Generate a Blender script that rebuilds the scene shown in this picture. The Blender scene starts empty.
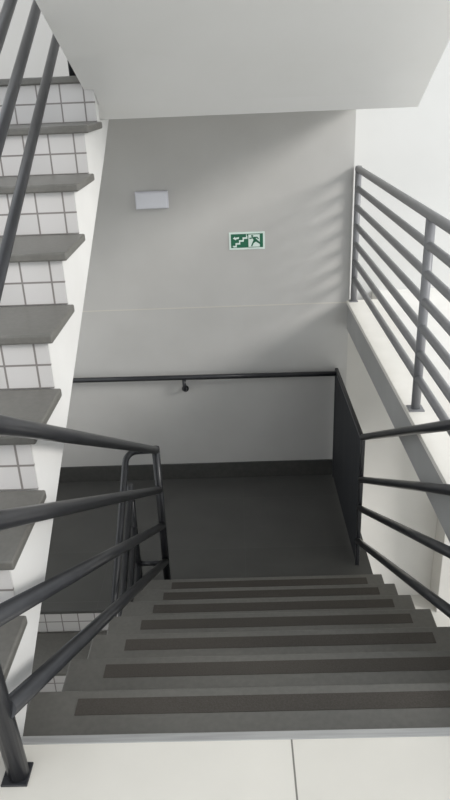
import bpy, bmesh, math, random
from mathutils import Vector, Matrix
from mathutils.geometry import tessellate_polygon
random.seed(4)
S = bpy.context.scene
COL = S.collection

# ---------------------------------------------------------------- dimensions (metres)
R, D = 0.18, 0.30587            # riser, going
Z_LOW = -16 * R                 # floor of the storey below
XL, XR = -0.600, 0.7957         # the descending flight
YF = 3.606                      # far wall
YL = -0.0926                    # first riser of the left flight
Z_MID, Z_UP = -8 * R, 8 * R
XW = -2.05                      # left wall

# ---------------------------------------------------------------- materials
def new_mat(name, color, rough=0.5, spec=0.5, metal=0.0):
    m = bpy.data.materials.new(name)
    m.use_nodes = True
    b = m.node_tree.nodes['Principled BSDF']
    b.inputs['Base Color'].default_value = (*color, 1)
    b.inputs['Roughness'].default_value = rough
    b.inputs['Metallic'].default_value = metal
    b.inputs['Specular IOR Level'].default_value = spec
    return m, m.node_tree, b

def noisy(name, c1, c2, scale, rough=0.5, bump=0.0, spec=0.5, detail=6, stretch=(1, 1, 1), metal=0.0, lo=0.35, hi=0.65):
    m, nt, b = new_mat(name, c1, rough, spec, metal)
    tc = nt.nodes.new('ShaderNodeTexCoord')
    mp = nt.nodes.new('ShaderNodeMapping'); mp.inputs['Scale'].default_value = stretch
    nz = nt.nodes.new('ShaderNodeTexNoise')
    nz.inputs['Scale'].default_value = scale; nz.inputs['Detail'].default_value = detail
    rp = nt.nodes.new('ShaderNodeValToRGB')
    rp.color_ramp.elements[0].position = lo; rp.color_ramp.elements[0].color = (*c1, 1)
    rp.color_ramp.elements[1].position = hi; rp.color_ramp.elements[1].color = (*c2, 1)
    L = nt.links.new
    L(tc.outputs['Object'], mp.inputs['Vector']); L(mp.outputs['Vector'], nz.inputs['Vector'])
    L(nz.outputs['Fac'], rp.inputs['Fac']); L(rp.outputs['Color'], b.inputs['Base Color'])
    if bump:
        bp = nt.nodes.new('ShaderNodeBump'); bp.inputs['Strength'].default_value = bump
        bp.inputs['Distance'].default_value = 0.01
        L(nz.outputs['Fac'], bp.inputs['Height']); L(bp.outputs['Normal'], b.inputs['Normal'])
    return m

def grid_mat(name, c1, c2, grout, w, h, mortar, plane, off=(0, 0), rough=0.35, vein=None):
    """square tile grid from the object's own coordinates; plane 'xz' or 'xy'"""
    m, nt, b = new_mat(name, c1, rough)
    L = nt.links.new
    tc = nt.nodes.new('ShaderNodeTexCoord')
    sp = nt.nodes.new('ShaderNodeSeparateXYZ'); cb = nt.nodes.new('ShaderNodeCombineXYZ')
    L(tc.outputs['Object'], sp.inputs[0])
    L(sp.outputs['X'], cb.inputs['X']); L(sp.outputs['Z' if plane == 'xz' else 'Y'], cb.inputs['Y'])
    mp = nt.nodes.new('ShaderNodeMapping'); mp.inputs['Location'].default_value = (off[0], off[1], 0)
    L(cb.outputs[0], mp.inputs['Vector'])
    br = nt.nodes.new('ShaderNodeTexBrick')
    br.offset = 0.0; br.squash = 1.0
    br.inputs['Color1'].default_value = (*c1, 1); br.inputs['Color2'].default_value = (*c2, 1)
    br.inputs['Mortar'].default_value = (*grout, 1)
    br.inputs['Scale'].default_value = 1.0
    br.inputs['Mortar Size'].default_value = mortar; br.inputs['Mortar Smooth'].default_value = 0.1
    br.inputs['Bias'].default_value = 0.0
    br.inputs['Brick Width'].default_value = w; br.inputs['Row Height'].default_value = h
    L(mp.outputs['Vector'], br.inputs['Vector'])
    out = br.outputs['Color']
    if vein:
        nz = nt.nodes.new('ShaderNodeTexNoise'); nz.inputs['Scale'].default_value = 5; nz.inputs['Detail'].default_value = 5
        L(tc.outputs['Object'], nz.inputs['Vector'])
        mr = nt.nodes.new('ShaderNodeMapRange'); mr.inputs['To Min'].default_value = vein; mr.inputs['To Max'].default_value = 1.0
        mr.inputs['From Min'].default_value = .3; mr.inputs['From Max'].default_value = .7
        L(nz.outputs['Fac'], mr.inputs['Value'])
        mx = nt.nodes.new('ShaderNodeMix'); mx.data_type = 'RGBA'; mx.blend_type = 'MULTIPLY'
        mx.inputs['Factor'].default_value = 1
        L(out, mx.inputs['A']); L(mr.outputs['Result'], mx.inputs['B'])
        out = mx.outputs['Result']
    L(out, b.inputs['Base Color'])
    bp = nt.nodes.new('ShaderNodeBump'); bp.inputs['Strength'].default_value = .25; bp.invert = True
    bp.inputs['Distance'].default_value = .004
    L(br.outputs['Fac'], bp.inputs['Height']); L(bp.outputs['Normal'], b.inputs['Normal'])
    return m

M = {}
M['wall'] = noisy('grey_wall_paint', (.515, .508, .492), (.545, .538, .522), 3.0, .85, .02, .2)
M['white'] = noisy('white_paint', (.70, .695, .68), (.75, .745, .73), 2.5, .75, .02, .25)
M['soffit'] = noisy('soffit_paint', (.85, .845, .825), (.88, .875, .86), 2.0, .85, .02, .2)
M['cream'] = noisy('cream_paint', (.60, .59, .565), (.64, .63, .605), 2.0, .8, .02, .25)
M['beam'] = noisy('grey_beam_paint', (.36, .36, .355), (.40, .40, .395), 3.0, .8, .02, .25)
M['exterior'] = noisy('exterior_render', (.62, .62, .61), (.66, .66, .65), 1.2, .9, .02, .2)
M['outside_slab'] = noisy('pale_exterior_screed', (.80, .785, .75), (.85, .835, .80), 3.0, .8)
M['lowfloor'] = noisy('pale_concrete_floor', (.66, .65, .62), (.72, .71, .68), 1.5, .6)
M['trim'] = noisy('warm_joint_paint', (.60, .58, .53), (.62, .60, .55), 3, .8)
M['cap'] = noisy('pale_stone_cap', (.80, .775, .72), (.85, .825, .77), 6.0, .5, .02)
M['granite'] = noisy('dark_granite', (.132, .129, .118), (.152, .147, .135), 60, .38, .0, .5, 8)
M['granite_mid'] = noisy('charcoal_granite', (.058, .058, .055), (.072, .071, .067), 30, .42, .0, .5, 8)
M['strip'] = noisy('brown_grip_strip', (.072, .065, .057), (.088, .080, .072), 220, .9, .15, .2)
M['metal'] = noisy('graphite_enamel', (.021, .022, .025), (.028, .029, .033), 9, .28, .0, .5)
M['metal_hazed'] = noisy('hazed_graphite_enamel', (.20, .202, .212), (.23, .232, .242), 9, .38, .0, .5)  # graphite enamel again, lightened: backlight haze put into the colour
M['sheet'] = noisy('dark_sheet_enamel', (.034, .036, .040), (.042, .044, .048), 14, .65, .0, .2, stretch=(1, 1, .1))
M['alu'] = noisy('brushed_aluminium', (.34, .34, .34), (.44, .44, .435), 5, .38, .0, .5, stretch=(1, 30, 30), metal=.35)
M['box'] = noisy('white_plastic', (.66, .66, .72), (.69, .69, .74), 4, .45)
M['lens'] = noisy('frosted_lens', (.72, .73, .78), (.76, .77, .82), 4, .3)
M['sign_white'] = noisy('sign_white', (.74, .86, .80), (.78, .89, .84), 8, .5)
M['sign_green'] = noisy('sign_green', (.012, .135, .070), (.016, .155, .082), 8, .45)
M['ground'] = noisy('pale_ground', (.50, .49, .46), (.60, .59, .56), .6, .9)
M['tile'] = grid_mat('white_riser_tile', (.60, .585, .575), (.64, .62, .61), (.24, .22, .21), .10, .0775, .0034, 'xz', off=(.044, 0.0))
M['floor'] = grid_mat('cream_porcelain', (.68, .655, .60), (.72, .695, .64), (.20, .19, .17), .82, .82, .0022, 'xy', off=(-.093, .4), rough=.22, vein=.95)
M['midfloor'] = grid_mat('charcoal_slab_floor', (.076, .076, .072), (.086, .085, .081), (.095, .095, .09), .9, .62, .0015, 'xy', off=(0, -.192), rough=.4, vein=.85)

# ---------------------------------------------------------------- mesh helpers
def bm_box(bm, x0, x1, y0, y1, z0, z1, bevel=0.0, seg=2):
    ret = bmesh.ops.create_cube(bm, size=1.0)
    vs = ret['verts']
    for v in vs:
        v.co = Vector(((x0 + x1) / 2 + v.co.x * (x1 - x0), (y0 + y1) / 2 + v.co.y * (y1 - y0), (z0 + z1) / 2 + v.co.z * (z1 - z0)))
    if bevel > 0:
        es = list({e for v in vs for e in v.link_edges})
        bmesh.ops.bevel(bm, geom=es, offset=bevel, segments=seg, profile=.5, affect='EDGES')

def bm_prism_x(bm, poly, x0, x1):
    """(y,z) outline extruded along x"""
    a = [bm.verts.new((x0, y, z)) for y, z in poly]
    b = [bm.verts.new((x1, y, z)) for y, z in poly]
    n = len(poly)
    for i, j, k in tessellate_polygon([[Vector((p, q, 0)) for p, q in poly]]):
        bm.faces.new((a[i], a[j], a[k])); bm.faces.new((b[k], b[j], b[i]))
    for i in range(n):
        bm.faces.new((a[i], b[i], b[(i + 1) % n], a[(i + 1) % n]))
    bmesh.ops.recalc_face_normals(bm, faces=bm.faces)

def bm_prism_y(bm, poly, y0, y1):
    """(x,z) outline extruded along y"""
    a = [bm.verts.new((x, y0, z)) for x, z in poly]
    b = [bm.verts.new((x, y1, z)) for x, z in poly]
    n = len(poly)
    for i, j, k in tessellate_polygon([[Vector((p, q, 0)) for p, q in poly]]):
        bm.faces.new((a[i], a[j], a[k])); bm.faces.new((b[k], b[j], b[i]))
    for i in range(n):
        bm.faces.new((a[i], b[i], b[(i + 1) % n], a[(i + 1) % n]))
    bmesh.ops.recalc_face_normals(bm, faces=bm.faces)

def fillet(pts, r, n=7):
    pts = [Vector(p) for p in pts]
    out = [pts[0]]
    for i in range(1, len(pts) - 1):
        a, b, c = pts[i - 1], pts[i], pts[i + 1]
        u, v = (a - b), (c - b)
        rr = min(r, u.length * .49, v.length * .49)
        p, q = b + u.normalized() * rr, b + v.normalized() * rr
        for k in range(n + 1):
            t = k / n
            out.append((1 - t) ** 2 * p + 2 * t * (1 - t) * b + t * t * q)
    out.append(pts[-1])
    return out

def bm_tube(bm, pts, r, seg=18, fr=0.0, caps=True):
    pts = fillet(pts, fr) if fr > 0 else [Vector(p) for p in pts]
    t0 = (pts[1] - pts[0]).normalized()
    up = Vector((0, 0, 1)) if abs(t0.z) < .9 else Vector((1, 0, 0))
    nrm = (up - t0 * up.dot(t0)).normalized()
    rings = []
    for i, p in enumerate(pts):
        if i == 0: t = t0
        elif i == len(pts) - 1: t = (pts[-1] - pts[-2]).normalized()
        else: t = ((pts[i + 1] - pts[i]).normalized() + (pts[i] - pts[i - 1]).normalized()).normalized()
        nrm = (nrm - t * nrm.dot(t)).normalized()
        bi = t.cross(nrm)
        rings.append([bm.verts.new(p + r * (math.cos(2 * math.pi * k / seg) * nrm + math.sin(2 * math.pi * k / seg) * bi)) for k in range(seg)])
    for a, b in zip(rings, rings[1:]):
        for k in range(seg):
            f = bm.faces.new((a[k], a[(k + 1) % seg], b[(k + 1) % seg], b[k])); f.smooth = True
    if caps:
        bm.faces.new(rings[0][::-1]); bm.faces.new(rings[-1])

def obj(name, bm, mat, parent=None, origin=(0, 0, 0), label=None):
    """one mesh object; bm is in the parent's space, origin moves the object's own origin"""
    o = Vector(origin)
    if o.length:
        bmesh.ops.translate(bm, verts=bm.verts, vec=-o)
    bmesh.ops.recalc_face_normals(bm, faces=bm.faces)
    me = bpy.data.meshes.new(name); bm.to_mesh(me); bm.free()
    me.materials.append(mat)
    ob = bpy.data.objects.new(name, me); COL.objects.link(ob)
    ob.location = o
    if parent: ob.parent = parent
    if label: ob['label'] = label
    return ob

def box(name, mat, dims, parent=None, bevel=0.0, origin=(0, 0, 0), label=None):
    bm = bmesh.new(); bm_box(bm, *dims, bevel=bevel)
    return obj(name, bm, mat, parent, origin, label)

def tube(name, mat, pts, r, parent=None, fr=0.0, seg=18, label=None):
    bm = bmesh.new(); bm_tube(bm, pts, r, seg, fr)
    return obj(name, bm, mat, parent, label=label)

def tag(o, label, cat, group=None):
    o['label'] = label; o['category'] = cat
    if group: o['group'] = group
    return o

def thing(name, label, cat, loc=(0, 0, 0), group=None):
    o = bpy.data.objects.new(name, None); COL.objects.link(o)
    o.location = loc; o.empty_display_size = .1
    return tag(o, label, cat, group)

def struct(o):
    o['kind'] = 'structure'; return o

def dup(root, loc, label):
    r = root.copy(); COL.objects.link(r); r.location = loc; r['label'] = label
    for ch in list(root.children):
        c = ch.copy(); COL.objects.link(c); c.parent = r
        for g in list(ch.children):
            d = g.copy(); COL.objects.link(d); d.parent = c
    return r

# ---------------------------------------------------------------- the setting
# landing floor (ours), with its porcelain tiles
struct(box('floor', M['floor'], (XW, 0.7715, -4.0, -.022, -.20, 0.0)))
# lower landing and upper landing
def landing_bm(x1, z0, z1):
    zs = z0 + .18 - .116
    bm = bmesh.new()
    bm_prism_x(bm, [(2.1425, z1), (YF, z1), (YF, z0), (2.25, z0), (2.1425, zs)], -.60, x1)
    b2 = bmesh.new(); bm_box(b2, XW, -.60, 2.125, YF, z0, z1)
    me = bpy.data.meshes.new('t'); b2.to_mesh(me); b2.free(); bm.from_mesh(me); bpy.data.meshes.remove(me)
    return bm
struct(obj('floor', landing_bm(XR, Z_MID - .18, Z_MID), M['midfloor']))
struct(obj('ceiling', landing_bm(.842, Z_UP - .18, Z_UP - .022), M['soffit']))
struct(obj('floor', landing_bm(.80, Z_UP - .022, Z_UP), M['midfloor']))
# walls
bm = bmesh.new()
bm_prism_y(bm, [(XW - .15, Z_LOW - .1), (.79, Z_LOW - .1), (.79, 3.6), (XW - .15, 3.6)], YF, YF + .253)
struct(obj('wall_far', bm, M['wall']))
struct(box('wall_left', M['wall'], (XW - .15, XW, -4.0, YF, Z_LOW - .1, -.6)))
struct(box('ceiling', M['soffit'], (XW, .9, -.6, -.05, 2.66, 2.85)))
# the storey below, seen under the parapet: its pale floor, cream wall and pillar
struct(box('floor', M['lowfloor'], (XW, 6.0, -4.0, 3.86, Z_LOW - .1, Z_LOW)))
tag(box('wall_pillar', M['cream'], (1.652, 2.05, 3.625, 3.859, Z_LOW, -.162), bevel=.004),
    'pale pillar against the cream wall of the storey below, past the right railing', 'pillar')
# exterior wall seen through the guardrail, ledge and ground outside
struct(box('wall_exterior', M['exterior'], (.79, 7.0, 3.86, 4.1, -.16, 3.2)))
struct(box('wall_lower', M['cream'], (.79, 7.0, 3.86, 4.1, Z_LOW - .1, -.16)))
struct(box('floor_exterior', M['outside_slab'], (1.0, 3.4, -1.0, 3.86, -.16, -.035)))
struct(box('ground_exterior', M['ground'], (-30, 40, -40, 30, Z_LOW - .4, Z_LOW - .12)))
# dark skirting on the far wall at the lower landing, thin joint line on the far wall
struct(box('baseboard_far', M['granite_mid'], (XW, XR, YF - .012, YF, Z_MID, Z_MID + .135), bevel=.002))
struct(box('trim_1', M['trim'], (XW, .778, YF - .0012, YF, -.048, -.040)))

# parapet under the guardrail
pa = thing('parapet', 'low white capped parapet with grey inner face under the right-hand guardrail', 'parapet', (.88, 0, -.24))
box('beam', M['beam'], (.78 - .88, 1.0 - .88, -4.0, YF, 0.0, .185), pa, label='grey inner face of the parapet')
box('cap', M['cap'], (.772 - .88, 1.0 - .88, -4.0, YF, .185, .212), pa, bevel=.003, label='pale cap of the parapet')

# aluminium edge strip on the landing
tag(box('edge_strip', M['alu'], (XL, .775, -.022, .001, -.012, .002), bevel=.0015),
    'thin silver metal strip along the cream landing edge at the head of the stairs', 'edge strip')

# ---------------------------------------------------------------- stair flights
def tread_bm(x0, x1, y0, y1, z1, th, chamfer=.006):
    bm = bmesh.new(); bm_box(bm, x0, x1, y0, y1, z1 - th, z1, bevel=chamfer, seg=3); return bm

TH = .028
def descending_flight(name, label, cx0, cx1, depth):
    """goes down from (y=0,z=0) to y=8D-D,z=-8R; treads 1..7"""
    t = thing(name, label, 'stairs')
    poly = [(.004, -TH)]
    for k in range(1, 8):
        poly += [((k - 1) * D + .004, -k * R - TH), (k * D - .012, -k * R - TH)]
    poly += [(7 * D - .012, -8 * R - .0), (7 * D, -8 * R)]
    m = R / D
    poly += [(7 * D, -8 * R - .1165), (2.040, -depth - m * 2.036), (2.034, -depth - m * 2.030), (.004, -depth)]
    bm = bmesh.new(); bm_prism_x(bm, poly, cx0, cx1)
    obj('waist_slab', bm, M['soffit'], t, label='pale plastered slab carrying the steps')
    for k in range(1, 8):
        tr = obj('tread', tread_bm(XL if k > 1 else -.622, XR if k > 1 else .778, (k - 1) * D - .0, k * D, -k * R, TH), M['granite'], t)
        # brown anti slip strip set close to the nosing
        sx0 = -.482 + .008 * (k - 1)
        bm = bmesh.new(); bm_box(bm, sx0, .70, k * D - .088, k * D - .032, -k * R - .001, -k * R + .0015)
        obj('grip_strip', bm, M['strip'], tr, label='brown rough anti-slip strip')
    for k in range(1, 9):
        y = (k - 1) * D - (.014 if k > 1 else .0)
        org = (XR, y, -k * R)
        bm = bmesh.new(); bm_box(bm, (XL + .004) if k > 1 else -.578, (XR - .002) if k > 2 else .776, y, y + .008, -k * R, -(k - 1) * R - TH - .001)
        obj('riser', bm, M['tile'], t, origin=org, label='white tiled riser')
    return t

flight = descending_flight('stair_flight', 'dark granite flight descending from the cream landing, with brown anti-slip strips', -.576, .776, .297)

def flight_slab_only(t0):
    """the same flight one storey up: only its own soffit differs in width"""
    t = dup(t0, (0, 0, 16 * R), 'upper stair flight overhead, seen from below as a pale sloping soffit')
    for c in t.children:
        if c.name.startswith('waist_slab'):
            me = c.data.copy(); c.data = me
            for v in me.vertices:
                v.co.x = (-.5775 if v.co.y > 2.037 else -.617 - .085 * (2.037 - v.co.y)) if v.co.x < 0 else .842
    return t
flight_slab_only(flight)

def ascending_flight(name, label):
    t = thing(name, label, 'stairs')
    xs = -.580
    poly = [(YL + .012, 0.0005)]
    for k in range(1, 9):
        y = YL + (k - 1) * D + .008
        poly += [(y, k * R - TH)]
        if k < 8: poly += [(y + D, k * R - TH)]
    ye = YL + 7 * D + .008
    poly += [(ye + .01, 8 * R - TH), (ye + .01, 8 * R - .18)]
    # underside
    m = .588
    poly[-1] = (ye + .42, 8 * R - .182); poly[-2] = (ye + .42, 8 * R - TH)
    poly = poly[:-2] + [(ye + .0, 8 * R - TH)]
    poly = poly[:-1]
    poly += [(2.05, 8 * R - TH), (2.12, 8 * R - TH), (2.12, 8 * R - .18), (2.38, 8 * R - .181), (2.12, .594 * (2.12 - .135) - .088), (.0, -.168), (-.0215, -.168), (-.0215, .0005)]
    bm = bmesh.new(); bm_prism_x(bm, poly, XW + .001, xs)
    obj('stringer', bm, M['white'], t, label='white painted stringer and underside')
    for k in range(1, 8):
        y = YL + (k - 1) * D
        obj('tread', tread_bm(XW + .002, -.556, y - .022, y + D - .0005, k * R, TH), M['granite'], t)
    for k in range(1, 9):
        y = YL + (k - 1) * D
        bm = bmesh.new(); bm_box(bm, XW + .002, -.578, y, y + .008, (k - 1) * R + .0005, k * R - TH - .0005)
        obj('riser', bm, M['tile'], t, origin=(-.578, y, (k - 1) * R), label='white tiled riser')
    return t

up = ascending_flight('stair_flight', 'left-hand flight going up, dark treads, white tiled risers and white side')
dup(up, (0, .072, -16 * R), 'lower stair flight in shadow, glimpsed below the white side of the left-hand flight')
# small landing lips over the last risers
# (dark nosing slabs of the two landings at the head of the ascending flights)
tag(obj('landing_nosing', tread_bm(XW + .002, -.60, YL + 7 * D - .022, YL + 7 * D + .06, Z_UP + .001, TH), M['granite']),
    'dark stone nosing at the head of the left-hand upgoing flight', 'nosing')
tag(obj('landing_nosing', tread_bm(XW + .002, -.60, YL + 7 * D + .05, YL + 7 * D + .13, Z_MID + .001, TH), M['midfloor']),
    'dark stone nosing at the edge of the lower landing, above a tiled riser', 'nosing')

# ---------------------------------------------------------------- railings
def base_plate(parent, x, y, z, s=.031, mat='metal', th=.006):
    return box('base_plate', M[mat], (x - s, x + s, y - s, y + s, z, z + th), parent, bevel=.0015)

# left railing of the descending flight; turns back down along the lower flight
X1, X2 = -.487, -.655
lines = [(.823, .567), (.605, .586), (.389, .600), (.164, .615)]
rl = thing('stair_railing', 'black tube railing in the left foreground, turning back down at the lower landing', 'railing', (X1, 2.3, Z_MID))
def loc(p): return (p[0] - X1, p[1] - 2.3, p[2] - Z_MID)
RR = .0215
near = [(.160, .738), (.062, .564), (-.033, .394), (-.023, .152)]
for (a, b), (yn, zn) in zip(lines, near):
    z = a - b * 2.3
    pts = [None, None, (X2, 2.3, z - .004), (X2, .0, z - 2.3 * .588)]
    s = (zn - z) / (yn - 2.3)
    pz = zn + s * (-.10 - yn)
    path = [(-.5125, -.10, pz), (X1, 2.3, z)]
    if pz > .5:
        path = [(-.516 - .038 * pz, -.10, pz), (-.512, -.045, pz + s * .055), (X1, 2.3, z)]
    bm = bmesh.new(); bm_tube(bm, [loc(p) for p in path], RR)
    obj('rail', bm, M['metal'], rl)
    # top tube bends round to the lower flight; the others start at the second post
    path = [(X1, 2.3, z), pts[2], pts[3]] if a > .8 else [pts[2], pts[3]]
    bm = bmesh.new(); bm_tube(bm, [loc(p) for p in path], RR * .85, fr=.075)
    obj('lower_rail', bm, M['metal'], rl)
bm = bmesh.new(); bm_tube(bm, [loc((X1, 2.3, -1.262)), loc((X2, 2.3, -1.262))], .0165)
obj('link_bar', bm, M['metal'], rl)
bm = bmesh.new(); bm_tube(bm, [loc((X2, 2.3, Z_MID)), loc((X2, 2.3, -.70))], .0185)
o = obj('post', bm, M['metal'], rl)
base_plate(o, X2 - X1, 0, 0, .034)
bm = bmesh.new(); bm_tube(bm, [loc((X1, 2.3, Z_MID)), loc((X1, 2.3, -.463))], .0225)
o = obj('post', bm, M['metal'], rl)
base_plate(o, 0, 0, 0, .04)
bm = bmesh.new(); bm_tube(bm, [loc((-.516, -.10, 0)), loc((-.550, -.10, .89))], .0235)
o = obj('post', bm, M['metal'], rl)
px, py, pz = loc((-.520, -.10, 0)); base_plate(o, px, py, pz, .029)

# railing of the left-hand flight going up
ru = thing('stair_railing', 'black slanting tube railing of the upgoing flight, crossing the upper left tiles', 'railing', (-.70, -.165, 0))
for zc in (1.226, 1.472, 1.66, 1.87):
    y0, y1, yc = -.165, 2.28, 1.42
    f = lambda y: zc + .60 * (y - yc)
    bm = bmesh.new(); bm_tube(bm, [(0, 0, f(y0)), (0, y1 + .165, f(y1))], .0182)
    obj('rail', bm, M['metal'], ru)
zt = 1.87 + .60 * (-.165 - 1.42)
bm = bmesh.new(); bm_tube(bm, [(0, 0, 0), (0, 0, zt)], .0225)
o = obj('post', bm, M['metal'], ru); base_plate(o, 0, 0, 0, .029)
bm = bmesh.new(); bm_tube(bm, [(0, 2.445, Z_UP), (0, 2.445, 1.87 + .6 * (2.28 - 1.42))], .0225)
o = obj('post', bm, M['metal'], ru); base_plate(o, 0, 2.445, Z_UP, .029)

# right railing of the descending flight
X3 = .70
rr = thing('stair_railing', 'four-tube black stair railing on the right, running up from the dark metal panel', 'railing', (X3, 2.42, Z_MID))
def loc3(p): return (p[0] - X3, p[1] - 2.42, p[2] - Z_MID)
for (ya, za), (yb, zb) in (((2.44, -.51), (.935, .313)), ((2.377, -.762), (.866, .101)), ((2.332, -.941), (.797, -.107)), ((2.279, -1.154), (.731, -.306))):
    s = (zb - za) / (yb - ya)
    f = lambda y: za + s * (y - ya)
    bm = bmesh.new(); bm_tube(bm, [loc3((X3 + .008, 2.449, f(2.449))), loc3((X3, -.10, f(-.10)))], .0195)
    obj('rail', bm, M['metal'], rr)
bm = bmesh.new(); bm_tube(bm, [loc3((X3, -.10, 0)), loc3((X3, -.10, .88))], .0225)
o = obj('post', bm, M['metal'], rr); base_plate(o, 0, -2.52, -Z_MID, .031)

# dark metal panel at the right end of the lower landing
pn = thing('guard_panel', 'dark metal guard panel closing the right side of the lower landing', 'panel', (.712, 3.0, Z_MID))
box('sheet', M['sheet'], (-.008, .008, 2.47 - 3, 3.56 - 3, .012, .885), pn)
for y in (2.468, 3.575):
    box('post', M['metal'], (-.012, .012, y - .014 - 3, y + .014 - 3, 0, .908), pn, bevel=.003)
box('top_rail', M['metal'], (-.012, .012, 2.483 - 3, 3.56 - 3, .885, .908), pn, bevel=.004)
# wall handrail along the lower landing
hr = thing('wall_handrail', 'straight black handrail on the far wall above the lower landing', 'handrail', (-.408, YF, -.56))
def lh(p): return (p[0] + .408, p[1] - YF, p[2] + .56)
YH = YF - .07
bm = bmesh.new(); bm_tube(bm, [lh((-1.9, YH, -.540)), lh((.70, YH, -.556))], .0185)
obj('rail', bm, M['metal'], hr)
for x in (-.408, -1.6):
    bm = bmesh.new()
    bm_tube(bm, [lh((x, YH, -.565)), lh((x, YH, -.655)), lh((x, YF - .004, -.665))], .014, fr=.03, seg=12)
    br = obj('bracket', bm, M['metal'], hr)
    bm = bmesh.new(); bm_tube(bm, [lh((x, YF - .008, -.665)), lh((x, YF, -.665))], .026, seg=20)
    obj('wall_rose', bm, M['metal'], br)

# guardrail on the parapet
XG = .815
gr = thing('guardrail', 'dark seven-tube guardrail, backlight haze put into its grey colour, standing on the white parapet cap at right', 'guardrail', (XG, 1.75, -.028))
for i in range(7):
    z = .857 - .1215 * i + .028
    bm = bmesh.new(); bm_tube(bm, [(0, YF - .012 - 1.75, z), (0, -3.0 - 1.75, z)], .0215 if i == 0 else .0185)
    obj('rail', bm, M['metal_hazed'], gr)
for y in (3.575, 1.785, -.05, -1.85):
    bm = bmesh.new(); bm_tube(bm, [(0, y - 1.75, 0), (0, y - 1.75, .905 if y > 3 else .878)], .021)
    o = obj('post', bm, M['metal_hazed'], gr)
    base_plate(o, 0, y - 1.75, 0, .035 if y < 3 else .028, 'metal_hazed')

# ---------------------------------------------------------------- exit sign and emergency light
sx0, sx1, sz0, sz1 = -.043, .200, .356, .474
sg = thing('exit_sign', 'small green and white stair exit sign on the far wall', 'sign', ((sx0 + sx1) / 2, YF, (sz0 + sz1) / 2))
W2, H2 = (sx1 - sx0) / 2, (sz1 - sz0) / 2
box('plate', M['sign_white'], (-W2, W2, -.004, 0, -H2, H2), sg, bevel=.001, label='pale border plate')
box('green_field', M['sign_green'], (-W2 + .013, W2 - .012, -.005, -.0035, -H2 + .013, H2 - .012), sg)
def sxy(u, v):  # 450 x 260 sketch units -> sign plane
    return (-W2 + (u - 45) / (390 - 45) * 2 * W2, H2 - (v - 42) / (220 - 42) * 2 * H2)
def flat(name, polys, mat, d0, d1, parent=sg):
    bm = bmesh.new()
    for poly in polys:
        b2 = bmesh.new(); bm_prism_y(b2, [sxy(*p) for p in poly], -d1, -d0)
        me = bpy.data.meshes.new('t'); b2.to_mesh(me); b2.free(); bm.from_mesh(me); bpy.data.meshes.remove(me)
    return obj(name, bm, mat, parent)
# zig-zag steps climbing to the right
steps = []
u, v = 76, 196
top, bot = [], []
pts = [(76, 178)]
n = 4
for i in range(n):
    u0 = 76 + i * 35; v0 = 178 - i * 28
    pts += [(u0 + 30, v0), (u0 + 30, v0 - 28)]
pts += [(218, 66)]
low = [(218, 84), (200, 84)]
back = []
for (a, b) in reversed(pts[:-1]):
    back.append((a + 12, b + 17))
flat('stair_pictogram', [pts + [(218, 84)] + back[:]], M['sign_white'], .0045, .0062)
flat('arrow_pictogram', [[(82, 104), (104, 84), (104, 96), (142, 90), (142, 108), (118, 112), (110, 122)]], M['sign_white'], .0045, .0062)
dr = flat('door_pictogram', [[(232, 68), (342, 68), (342, 194), (232, 194)]], M['sign_white'], .0045, .0062)
flat('running_figure', [
    [(258, 78), (270, 72), (280, 80), (276, 92), (262, 92)],
    [(268, 94), (292, 92), (322, 132), (306, 144), (280, 124)],
    [(290, 94), (318, 92), (334, 112), (326, 118), (312, 104), (294, 106)],
    [(240, 104), (268, 96), (276, 108), (244, 114)],
    [(306, 132), (322, 128), (356, 160), (348, 172), (310, 146)],
    [(282, 124), (304, 140), (282, 158), (268, 190), (256, 186), (270, 150)]], M['sign_green'], .0060, .0072)

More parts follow.
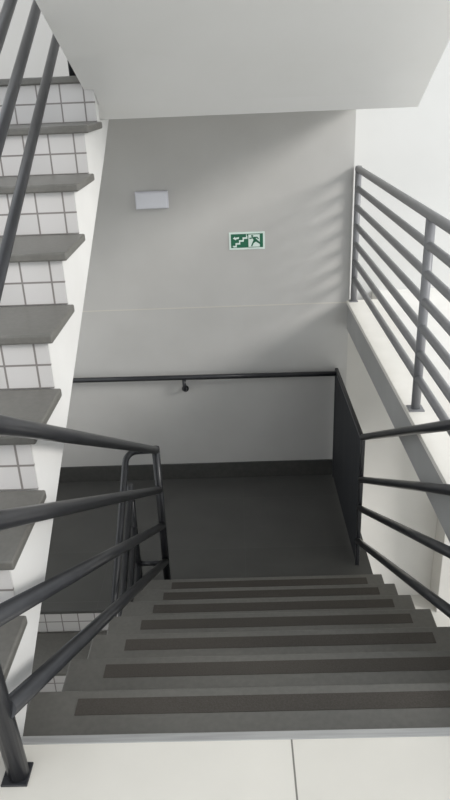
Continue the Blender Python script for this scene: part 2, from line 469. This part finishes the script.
lx0, lx1, lz0, lz1 = -.655, -.437, .653, .766
el = thing('emergency_light', 'white rectangular emergency light box high on the far wall', 'light fixture', ((lx0 + lx1) / 2, YF, (lz0 + lz1) / 2))
w2, h2 = (lx1 - lx0) / 2, (lz1 - lz0) / 2
box('body', M['box'], (-w2, w2, -.030, .001, -h2, h2), el, bevel=.004)
box('lens', M['lens'], (-w2 + .007, w2 - .007, -.044, -.029, -h2 + .006, h2 - .006), el, bevel=.005)

# ---------------------------------------------------------------- camera (calibrated)
f, th, ro, ya, cy, h = 694.266, .42279, .04153, .0243, -1.15887, 1.37327
c, s = math.cos(ya), math.sin(ya)
Rv, Yv, Zv = Vector((c, s, 0)), Vector((-s, c, 0)), Vector((0, 0, 1))
Fv = math.cos(th) * Yv - math.sin(th) * Zv
Uv = math.sin(th) * Yv + math.cos(th) * Zv
Rc = math.cos(ro) * Rv - math.sin(ro) * Uv
Uc = math.sin(ro) * Rv + math.cos(ro) * Uv
cd = bpy.data.cameras.new('camera'); cam = bpy.data.objects.new('camera', cd); COL.objects.link(cam)
cd.sensor_fit = 'VERTICAL'; cd.sensor_height = 36; cd.lens = f / 800 * 36
cd.clip_start = .02; cd.clip_end = 200
m = Matrix((Rc, Uc, -Fv)).transposed().to_4x4()
m.translation = Vector((0, cy, h)); cam.matrix_world = m
S.camera = cam

# ---------------------------------------------------------------- daylight
w = bpy.data.worlds.new('sky'); S.world = w; w.use_nodes = True
bg = w.node_tree.nodes['Background']
bg.inputs['Color'].default_value = (.93, .97, 1.0, 1); bg.inputs['Strength'].default_value = 1.22
sd = bpy.data.lights.new('sun', 'SUN'); sun = bpy.data.objects.new('sun', sd); COL.objects.link(sun)
sd.energy = 2.0; sd.angle = math.radians(17); sd.color = (1, .97, .93)
d = Vector((-1.0, .55, -.52)).normalized()
sun.rotation_euler = d.to_track_quat('-Z', 'Y').to_euler()
sun.location = (6, -2, 6)

S.cycles.max_bounces = 16; S.cycles.diffuse_bounces = 10
S.view_settings.view_transform = 'Standard'; S.view_settings.look = 'None'
S.view_settings.exposure = 0.09; S.view_settings.gamma = 1.0
S.view_settings.use_curve_mapping = False
